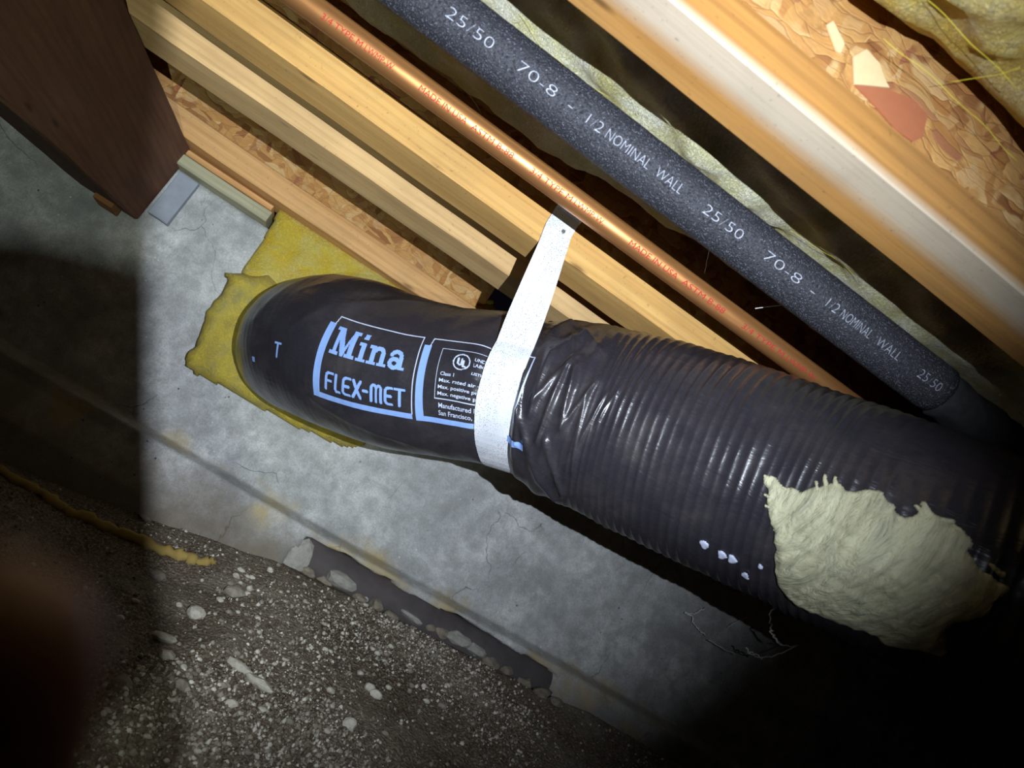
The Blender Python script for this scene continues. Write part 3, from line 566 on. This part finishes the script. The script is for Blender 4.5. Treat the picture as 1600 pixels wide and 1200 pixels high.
# brushed-out streaks at the daub's ragged upper and left edge
for k, (x, y, x2, y2, w) in enumerate([(1196, 752, 1240, 770, 4), (1193, 772, 1236, 790, 4), (1196, 790, 1236, 806, 5), (1208, 826, 1250, 838, 4), (1209, 846, 1250, 852, 5), (1212, 866, 1252, 876, 4), (1216, 884, 1250, 900, 4), (1428, 790, 1446, 812, 5), (1450, 812, 1492, 818, 4), (1486, 818, 1506, 838, 4), (1545, 880, 1570, 900, 5), (1546, 940, 1572, 915, 5), (1290, 742, 1294, 765, 4), (1302, 744, 1308, 768, 4), (1276, 752, 1280, 776, 4)]):
    a = np.array(dinv(x, y)); b = np.array(dinv(x2, y2)); d = (b - a) / (np.linalg.norm(b - a) + 1e-6); n_ = np.array([-d[1], d[0]]) * w / 42.
    pillow('mastic_streak', [a + n_ * .5, b + n_, b - n_, a - n_ * .5], dmap2, .08, .06, .04, m_mastic, duct, jag=.03, jf=6)

# ------------------------------------------------------------ strap
def strap():
    st = empty('hanger_strap', (7.5, 30, 4), label='pale galvanised metal strap looped under the duct and nailed to the golden joist', cat='strap')
    top = on(886, 338, 1, 27.95); sS = 24.42
    c, T, N1, N2 = [q[0] for q in dframe(np.array([sS]))]; pts = []
    pts.append((np.array([top[0], 27.95, 15.12]), np.array([0, -1., 0]))); pts.append((np.array([top[0], 27.93, 14.3]), np.array([0, -1., 0]))); pts.append((np.array([top[0] + .15, 27.92, 13.55]), np.array([0, -1., -.1])))
    tt0 = np.linspace(.2, 1.4, 60); gg = [abs(((pts[-1][0] - (c[:3] + (math.cos(q) * N1 + math.sin(q) * N2) * (c[3] - .15))) @ (math.cos(q) * N1 + math.sin(q) * N2))) for q in tt0]
    th0 = float(tt0[int(np.argmin(gg))]); ths = np.concatenate([np.linspace(th0, -1.25, 18), np.linspace(-1.4, -3.5, 20)])
    ring = []
    for th in ths:
        u = math.cos(th) * N1 + math.sin(th) * N2; rr = max(dbump(sS + q, th) for q in (-.7, -.35, 0, .35, .7)); ring.append((c[:3] + u * (c[3] + rr + .07), u))
    a = pts[-1][0]; b, bu = ring[0]
    for k in range(1, 10):
        t = k / 10; q = a + (b - a) * t; q = q + np.array([0, -.35, 0]) * math.sin(math.pi * t) * .15; u = np.array([0, -1., -.1]) * (1 - t) + bu * t; pts.append((q, u / np.linalg.norm(u)))
    pts += ring; e, eu = ring[-1]; pts.append((np.array([e[0] + .3, 34.2, 12.4]), np.array([0, 1., 0]))); pts.append((np.array([e[0] + .5, 34.3, 13.42]), np.array([0, 1., 0])))
    P = np.array([p for p, _ in pts]); U = np.array([u / np.linalg.norm(u) for _, u in pts]); n = len(P); V = []; Fc = []
    w0 = np.interp(np.arange(n), [0, 3, 10, 20, 30, n], [.60, .64, .78, .86, .74, .72])
    for i in range(n):
        t = P[min(i + 1, n - 1)] - P[max(i - 1, 0)]; t /= np.linalg.norm(t); w = np.cross(U[i], t); w /= np.linalg.norm(w); w = w * (1 if w @ T > 0 else -1)
        nn = np.cross(w, t); nn /= np.linalg.norm(nn); nn = nn if nn @ U[i] > 0 else -nn
        for k in range(5):
            f = (k - 2) / 2; V.append(P[i] + w * f * w0[i] + nn * .03)
        for k in range(5): V.append(P[i] + w * ((k - 2) / 2) * w0[i] - nn * .015)
    for i in range(n - 1):
        o = i * 10
        for k in range(4): Fc.append((o + k, o + k + 1, o + k + 11, o + k + 10)); Fc.append((o + 5 + k + 1, o + 5 + k, o + 15 + k, o + 16 + k))
        Fc.append((o, o + 10, o + 15, o + 5)); Fc.append((o + 4, o + 9, o + 19, o + 14))
    Fc.append((0, 1, 2, 3, 4, 9, 8, 7, 6, 5)); z = (n - 1) * 10; Fc.append((z + 5, z + 6, z + 7, z + 8, z + 9, z + 4, z + 3, z + 2, z + 1, z))
    recalc(mesh_obj('band', V, Fc, m_galv, st, smooth=False))
    w = top
    # folded lip over the nail line, and the nail
    recalc(mesh_obj('folded_lip', [(top[0] + sx * .62 + .02, 27.9 + dy, z_) for sx in (-1, 1) for dy, z_ in ((0, 15.12), (-.10, 15.22), (.08, 15.26), (.14, 15.12))], [(0, 1, 2, 3), (7, 6, 5, 4), (0, 4, 5, 1), (1, 5, 6, 2), (2, 6, 7, 3), (3, 7, 4, 0)], m_galv, st))
    q = on(880, 362, 1, 27.86); V = [(q[0] + .085 * math.cos(a), q[1] - d, q[2] + .085 * math.sin(a)) for d in (0, .05) for a in np.linspace(0, 6.283, 13)[:-1]]
    recalc(mesh_obj('nail', V, [tuple(range(12)), tuple(range(12, 24))[::-1]] + [(i, (i + 1) % 12, (i + 1) % 12 + 12, i + 12) for i in range(12)], m_steel, st))
strap()

# ------------------------------------------------------------ at the foot of the wall
pa = on(458, 848, 1, 44.9); pb = on(884, 1076, 1, 44.9)
dp = empty('buried_pipe', (pa[0], 44.8, pa[2] - 1.2), label='dark grey plastic pipe half buried in dirt along the foot of the concrete wall', cat='pipe')
def buried():
    V = []; Fc = []; nx, ns = 50, 24; r = 1.22
    for i in range(nx + 1):
        u = i / nx; x = pa[0] + (pb[0] - pa[0]) * u; z = float(zlip(x)) - 1.15
        for j in range(ns):
            a = 2 * math.pi * j / ns; sk = .55 * math.cos(a) if i == nx else 0
            V.append((x + sk, 46.35 + r * math.cos(a), z + r * math.sin(a)))
    for i in range(nx):
        for j in range(ns):
            a = i * ns + j; c = i * ns + (j + 1) % ns; Fc.append((a, c, c + ns, a + ns))
    Fc.append(tuple(range(ns))); Fc.append(tuple(nx * ns + k for k in range(ns))[::-1])
    recalc(mesh_obj('pipe_wall', V, Fc, m_plastic, dp, smooth=True))
    V = []
    for i, (dx, rr) in enumerate(((-.42, .35), (-.36, .8), (-.2, 1.12), (.0, 1.235))):
        for j in range(ns): a = 2 * math.pi * j / ns; V.append((pa[0] + dx, 46.35 + rr * math.cos(a), zlip(pa[0]) - 1.15 + rr * math.sin(a)))
    Fc = [(i * ns + j, i * ns + (j + 1) % ns, (i + 1) * ns + (j + 1) % ns, (i + 1) * ns + j) for i in range(3) for j in range(ns)] + [tuple(range(ns))[::-1]]
    recalc(mesh_obj('end_cap', V, Fc, m_plastic, dp, smooth=True))
buried()
# tan foam strip lying on the dirt
pts = []
for x, y in [(-30, 722), (0, 742), (40, 762), (85, 790), (120, 808), (160, 824), (205, 843), (250, 862), (285, 872), (312, 882), (335, 879)]:
    p = dirt_hit(x, y); pts.append(p + np.array([0, 0, .12]))
pts = np.array(pts); q = np.linspace(0, len(pts) - 1, 60); P = np.stack([np.interp(q, range(len(pts)), pts[:, k]) for k in range(3)], -1); rr = .26 + .05 * np.sin(q * 9) + .05 * rng.randn(60); rr[-6:] *= np.linspace(1, .35, 6)
P += rng.randn(60, 3) * .05
o = tube('foam_strip', P, rr, m_string, ns=8, label='tan foam strip lying along the dirt at the foot of the wall, left', cat='strip')
# stones singled out in the photograph
m_clod = stone('dirt_clod', (.32, .28, .22), (.18, .15, .11))
def stone_at(px, py, wpx, m, seed, label, sq=(1, .8, .6), ang=.0, name='stone', cat='stone', group=None, lift=.3):
    p = dirt_hit(px, py); d = np.linalg.norm(p); r = wpx / 2 * d / F_PX
    return rocky(name, p + np.array([0, 0, r * lift]), r, m, seed, sq=sq, ang=ang, label=label, cat=cat, group=group)
CH_ = [(460, 878, 54, m_st3, (.8, .55, 1.1), 'squarish grey concrete chunk wedged at the left end of the buried pipe'), (528, 914, 50, m_st3, (1.2, .8, .5), 'flat broken concrete piece against the underside of the buried pipe'), (712, 1004, 44, m_st3, (1.2, .7, .5), 'grey concrete chip beside the middle of the buried pipe'), (740, 1020, 34, m_st3, (1.2, .7, .5), 'pale concrete chip right of the one beside the middle of the buried pipe'), (640, 970, 40, m_st3, (1.3, .7, .4), 'thin concrete crumb along the lower edge of the buried pipe')]
for k, (x, y, w, m, sq, l) in enumerate(CH_): stone_at(x, y, w, m, 100 + k, l, sq, name='concrete_chunk', cat='rubble')
r3 = np.random.RandomState(5)
CL = [(480, 888), (505, 902), (560, 930), (585, 940), (610, 958), (670, 975), (690, 985), (765, 1032), (790, 1042), (815, 1060), (845, 1078), (868, 1092)]
for k, (x, y) in enumerate(CL): stone_at(x, y + 7, 20 + 20 * r3.rand(), m_clod, 150 + k, 'crumbly dirt clod heaped against the lower side of the buried pipe', (1.3, .8, .6), r3.rand() * 3, name='dirt_clod', cat='clod', group='dirt clods along the buried pipe', lift=.15)
ST = [(304, 962, 27, m_st1, (1, .9, .8), 0, 'rounded pale grey pebble high on the dirt slope'), (255, 1003, 34, m_st1, (1.3, .5, .4), .4, 'long thin pale pebble left of centre on the dirt'), (258, 1028, 27, m_st1, (1, .8, .6), 0, 'white pebble just below the long thin one'), (403, 1073, 38, m_st1, (1.4, .5, .4), -.5, 'long white pointed pebble in the lower middle of the dirt'), (370, 1046, 34, m_st1, (1.4, .55, .4), -.5, 'white elongated pebble above the pointed one'), (544, 1136, 24, m_st1, (1, .9, .85), 0, 'cream egg-shaped pebble low in the dirt'), (576, 1077, 20, m_st1, (1, .8, .6), 0, 'upper of two touching white pebbles right of the gravel'), (585, 1088, 22, m_st1, (1, .8, .6), 0, 'lower of two touching white pebbles right of the gravel'), (360, 1104, 20, m_st1, (1, .8, .7), 0, 'small white pebble below the pointed one'), (280, 1074, 24, m_st2, (1, .8, .7), 0, 'dull grey pebble in the gravel'), (190, 1072, 30, m_st2, (1, .9, .7), 0, 'greenish grey pebble beside the dark hollow in the dirt'), (365, 932, 34, m_st2, (1.1, .8, .6), .3, 'flat grey stone on the dirt below the concrete chunk'), (246, 905, 26, m_st2, (1, .8, .6), 0, 'dim grey stone just under the tan foam strip'), (410, 1113, 18, m_st1, (1.2, .8, .5), 0, 'flat white chip low in the dirt'), (446, 1033, 12, m_st1, (1.2, .8, .5), 0, 'tiny white chip in the middle of the dirt'), (213, 800, 26, m_st2, (1, .8, .6), 0, 'dim stone above the tan foam strip'), (285, 788, 26, m_st2, (1, .8, .6), 0, 'rough grey lump on the soil-stained foot of the wall'), (225, 812, 20, m_st2, (1, .8, .6), 0, 'small dim stone above the tan foam strip, right of a larger one')]
for k, (x, y, w, m, sq, a, l) in enumerate(ST): stone_at(x, y, w, m, 200 + k, l, sq, a)
r2 = np.random.RandomState(77)
for k in range(110):
    if k < 70: x, y = 150 + 560 * r2.rand(), 930 + 260 * r2.rand()
    else: x, y = 260 + 500 * r2.rand(), 880 + 90 * r2.rand() + 0
    if y < 860 + .45 * (x - 430): y += 130
    if x > 620 and y < 1000: continue
    stone_at(x, y, 7 + 8 * r2.rand(), (m_st1, m_st2, m_st1)[k % 3], 300 + k, ('small pale pebble scattered on the dirt', 'small grey pebble scattered on the dirt')[k % 3 == 1], (1, .6 + .4 * r2.rand(), .6), r2.rand() * 3, name='pebble', group=('small pale pebbles scattered on the dirt', 'small grey pebbles scattered on the dirt')[k % 3 == 1])
def gravel():
    bm = bmesh.new(); bmesh.ops.create_icosphere(bm, subdivisions=1, radius=1); B = np.array([v.co[:] for v in bm.verts]); F0 = np.array([[v.index for v in f.verts] for f in bm.faces]); bm.free()
    r = np.random.RandomState(9); n = 110000; x = -18 + 62 * r.rand(n); y = 24 + 20.2 * r.rand(n)
    dens = np.clip(.22 + .8 * SN(91, .28)(x, y) + np.clip((34 - y) / 6, 0, 1) * .7 - np.clip((x - 8) / 18, 0, 1) * .3, .05, 1)
    k = r.rand(n) < dens; P = np.stack([x, y, zdirt(x, y)], -1)[k][:44000]; m_ = len(P); sz = .03 + .075 * r.rand(m_) ** 3
    V = B[None] * (1 + .45 * (r.rand(m_, 12, 1) - .5)) * sz[:, None, None] * (1 + .6 * (r.rand(m_, 1, 3) - .5)); P[:, 2] = zdirt(P[:, 0], P[:, 1]) + sz * .35; V = V + P[:, None]
    Fc = (F0[None] + np.arange(m_)[:, None, None] * 12).reshape(-1, 3)
    h = m_ * 12 // 5 // 12 * 12
    mesh_obj('gravel', V.reshape(-1, 3), Fc, m_grav, kind='stuff', label='fine loose gravel scattered over the dirt', cat='gravel')
t = NT('gravel_grit'); t.n('ShaderNodeNewGeometry'); g = t.t.nodes[-1].outputs['Random Per Island']; m_grav = t.out(t.ramp(g, [(0, (.10, .075, .055)), (.45, (.24, .20, .155)), (.8, (.44, .40, .33)), (1, (.78, .75, .66))]), .9, .2)
gravel()
# ------------------------------------------------------------ cobwebs
def web(px, y, r, label, j=.0):
    P = np.array([on(a, b, 1, y) for a, b in px]); q = np.linspace(0, len(P) - 1, len(P) * 4); Q = np.stack([np.interp(q, range(len(P)), P[:, k]) for k in range(3)], -1); Q[1:-1] += rng.randn(len(Q) - 2, 3) * r * .8
    return tube('cobweb_strand', Q, r, m_web, ns=5, label=label, cat='cobweb')
web([(1216, 936), (1211, 948), (1203, 962), (1206, 978), (1207, 990), (1212, 1000), (1222, 1008)], 36, .06, 'thick white cobweb strand dangling beneath the cream daub')
web([(1222, 1008), (1235, 1010), (1247, 1008), (1228, 1018), (1205, 1026), (1186, 1028), (1168, 1020)], 38, .03, 'cobweb strand sagging at the foot of the dangling one')
web([(1165, 1012), (1170, 1018), (1182, 1022), (1190, 1030)], 38.5, .045, 'frayed little cobweb clump at the bottom of the sagging strand')
web([(1108, 1000), (1130, 1014), (1152, 1023)], 44, .03, 'thin cobweb line across the dark concrete')
web([(1070, 957), (1082, 962), (1084, 975), (1092, 984), (1104, 994)], 45.4, .05, 'forked white cobweb scrap on the concrete, lower stem')
web([(1070, 958), (1086, 960), (1102, 950)], 45.4, .04, 'forked white cobweb scrap on the concrete, upper fork')
web([(1137, 980), (1152, 970), (1167, 965)], 45.3, .03, 'short cobweb scrap between the forked scrap and the dangling strand')
web([(1180, 482), (1220, 477), (1262, 470), (1300, 462)], 22.6, .014, 'fine cobweb thread across the foam-covered pipe')
web([(1108, 392), (1104, 410), (1101, 428)], 25, .012, 'fine vertical cobweb thread under the foam-covered pipe')
web([(714, 122), (735, 150), (752, 178)], 28.6, .012, 'fine cobweb thread near the top centre behind the copper pipe')
# ------------------------------------------------------------ photographer's hand, and an added unseen slab that blocks lamp light
def hand():
    J = {'w0': ((-5.6, 9.5, -2.6), .95), 'w': ((-4.9, 7.2, -2.0), .85), 'p': ((-4.2, 5.4, -1.6), 1.0),
         'i0': ((-3.0, 4.0, -.3), .50), 'i1': ((-1.9, 2.7, .7), .38), 'i2': ((-1.25, 1.1, 1.4), .36), 'i3': ((-1.09, .30, 1.5), .32),
         'm0': ((-4.0, 3.9, -1.2), .50), 'm1': ((-5.4, 2.4, -1.5), .50), 'm2': ((-4.6, 1.25, -1.5), .55), 'm3': ((-3.38, 1.10, -1.5), .50),  # unseen middle finger, placed and thickened to shade the left wall from second_lamp
         'r0': ((-4.7, 4.0, -1.9), .48), 'r1': ((-5.6, 2.6, -2.2), .36), 'r2': ((-5.5, 1.6, -2.3), .32), 'r3': ((-5.0, 1.1, -2.2), .26),
         'l0': ((-5.4, 4.6, -2.5), .42), 'l1': ((-6.4, 3.6, -2.9), .31), 'l2': ((-6.5, 2.8, -3.0), .28), 'l3': ((-6.2, 2.3, -2.9), .23),
         't0': ((-3.0, 5.9, -1.4), .52), 't1': ((-1.9, 5.0, -1.0), .42), 't2': ((-1.2, 3.9, -.7), .34), 't3': ((-.9, 3.1, -.6), .27)}
    E_ = [('w0', 'w'), ('w', 'p')] + [('p', f + '0') for f in 'imrlt'] + [(f + str(i), f + str(i + 1)) for f in 'imrlt' for i in range(3)]
    ks = list(J); org = c2w(-4.2, 5.4, -1.6); me = bpy.data.meshes.new('hand'); me.from_pydata([((c2w(*J[k][0]) - org) * M).tolist() for k in ks], [(ks.index(a), ks.index(b)) for a, b in E_], [])
    o = bpy.data.objects.new('hand', me); COL.objects.link(o); bm = bmesh.new(); bm.from_mesh(me); L = bm.verts.layers.skin.verify()
    for v in bm.verts: rd = J[ks[v.index]][1] * M; v[L].radius = (rd, rd); v[L].use_root = ks[v.index] == 'p'
    bm.to_mesh(me); bm.free(); o.modifiers.new('skin', 'SKIN'); sb = o.modifiers.new('sub', 'SUBSURF'); sb.levels = sb.render_levels = 2
    dg = bpy.context.evaluated_depsgraph_get(); m2 = bpy.data.meshes.new_from_object(o.evaluated_get(dg)); bpy.data.objects.remove(o)
    o = bpy.data.objects.new('hand', m2); COL.objects.link(o); o.location = W(org); m2.materials.clear(); m2.materials.append(m_skin); m2.polygons.foreach_set('use_smooth', [True] * len(m2.polygons))
    fix_obj(o, 'blurred brown fingertip of the hand at the lower left edge, close to the lens', 'hand')
hand()
def phone_blocker():  # slab added out of view, sized to cut the beams of both lamps
    ph = empty('phone_blocker', c2w(.5, -.5, -.4), label='unseen black slab added behind the lens to throw the straight shadow edge on the wall', cat='phone_blocker')
    def slab(name, x0, x1, y0, y1, z0, z1, r, m):
        C = []
        for cx_, cy_, a0 in ((x1 - r, y1 - r, 0), (x0 + r, y1 - r, 90), (x0 + r, y0 + r, 180), (x1 - r, y0 + r, 270)):
            for k in range(6): a = math.radians(a0 + 18 * k); C.append((cx_ + r * math.cos(a), cy_ + r * math.sin(a)))
        n = len(C); V = [c2w(x, y, z) for z in (z0, z1) for x, y in C]
        recalc(mesh_obj(name, V, [tuple(range(n)), tuple(range(n, 2 * n))[::-1]] + [(i, (i + 1) % n, (i + 1) % n + n, i + n) for i in range(n)], m, ph))
    slab('case', -2.15, 3.0, -2.2, 1.25, -.42, -.12, .35, m_blocker); slab('screen', -2.0, 2.85, -2.05, 1.1, -.45, -.421, .25, m_blocker)
phone_blocker()
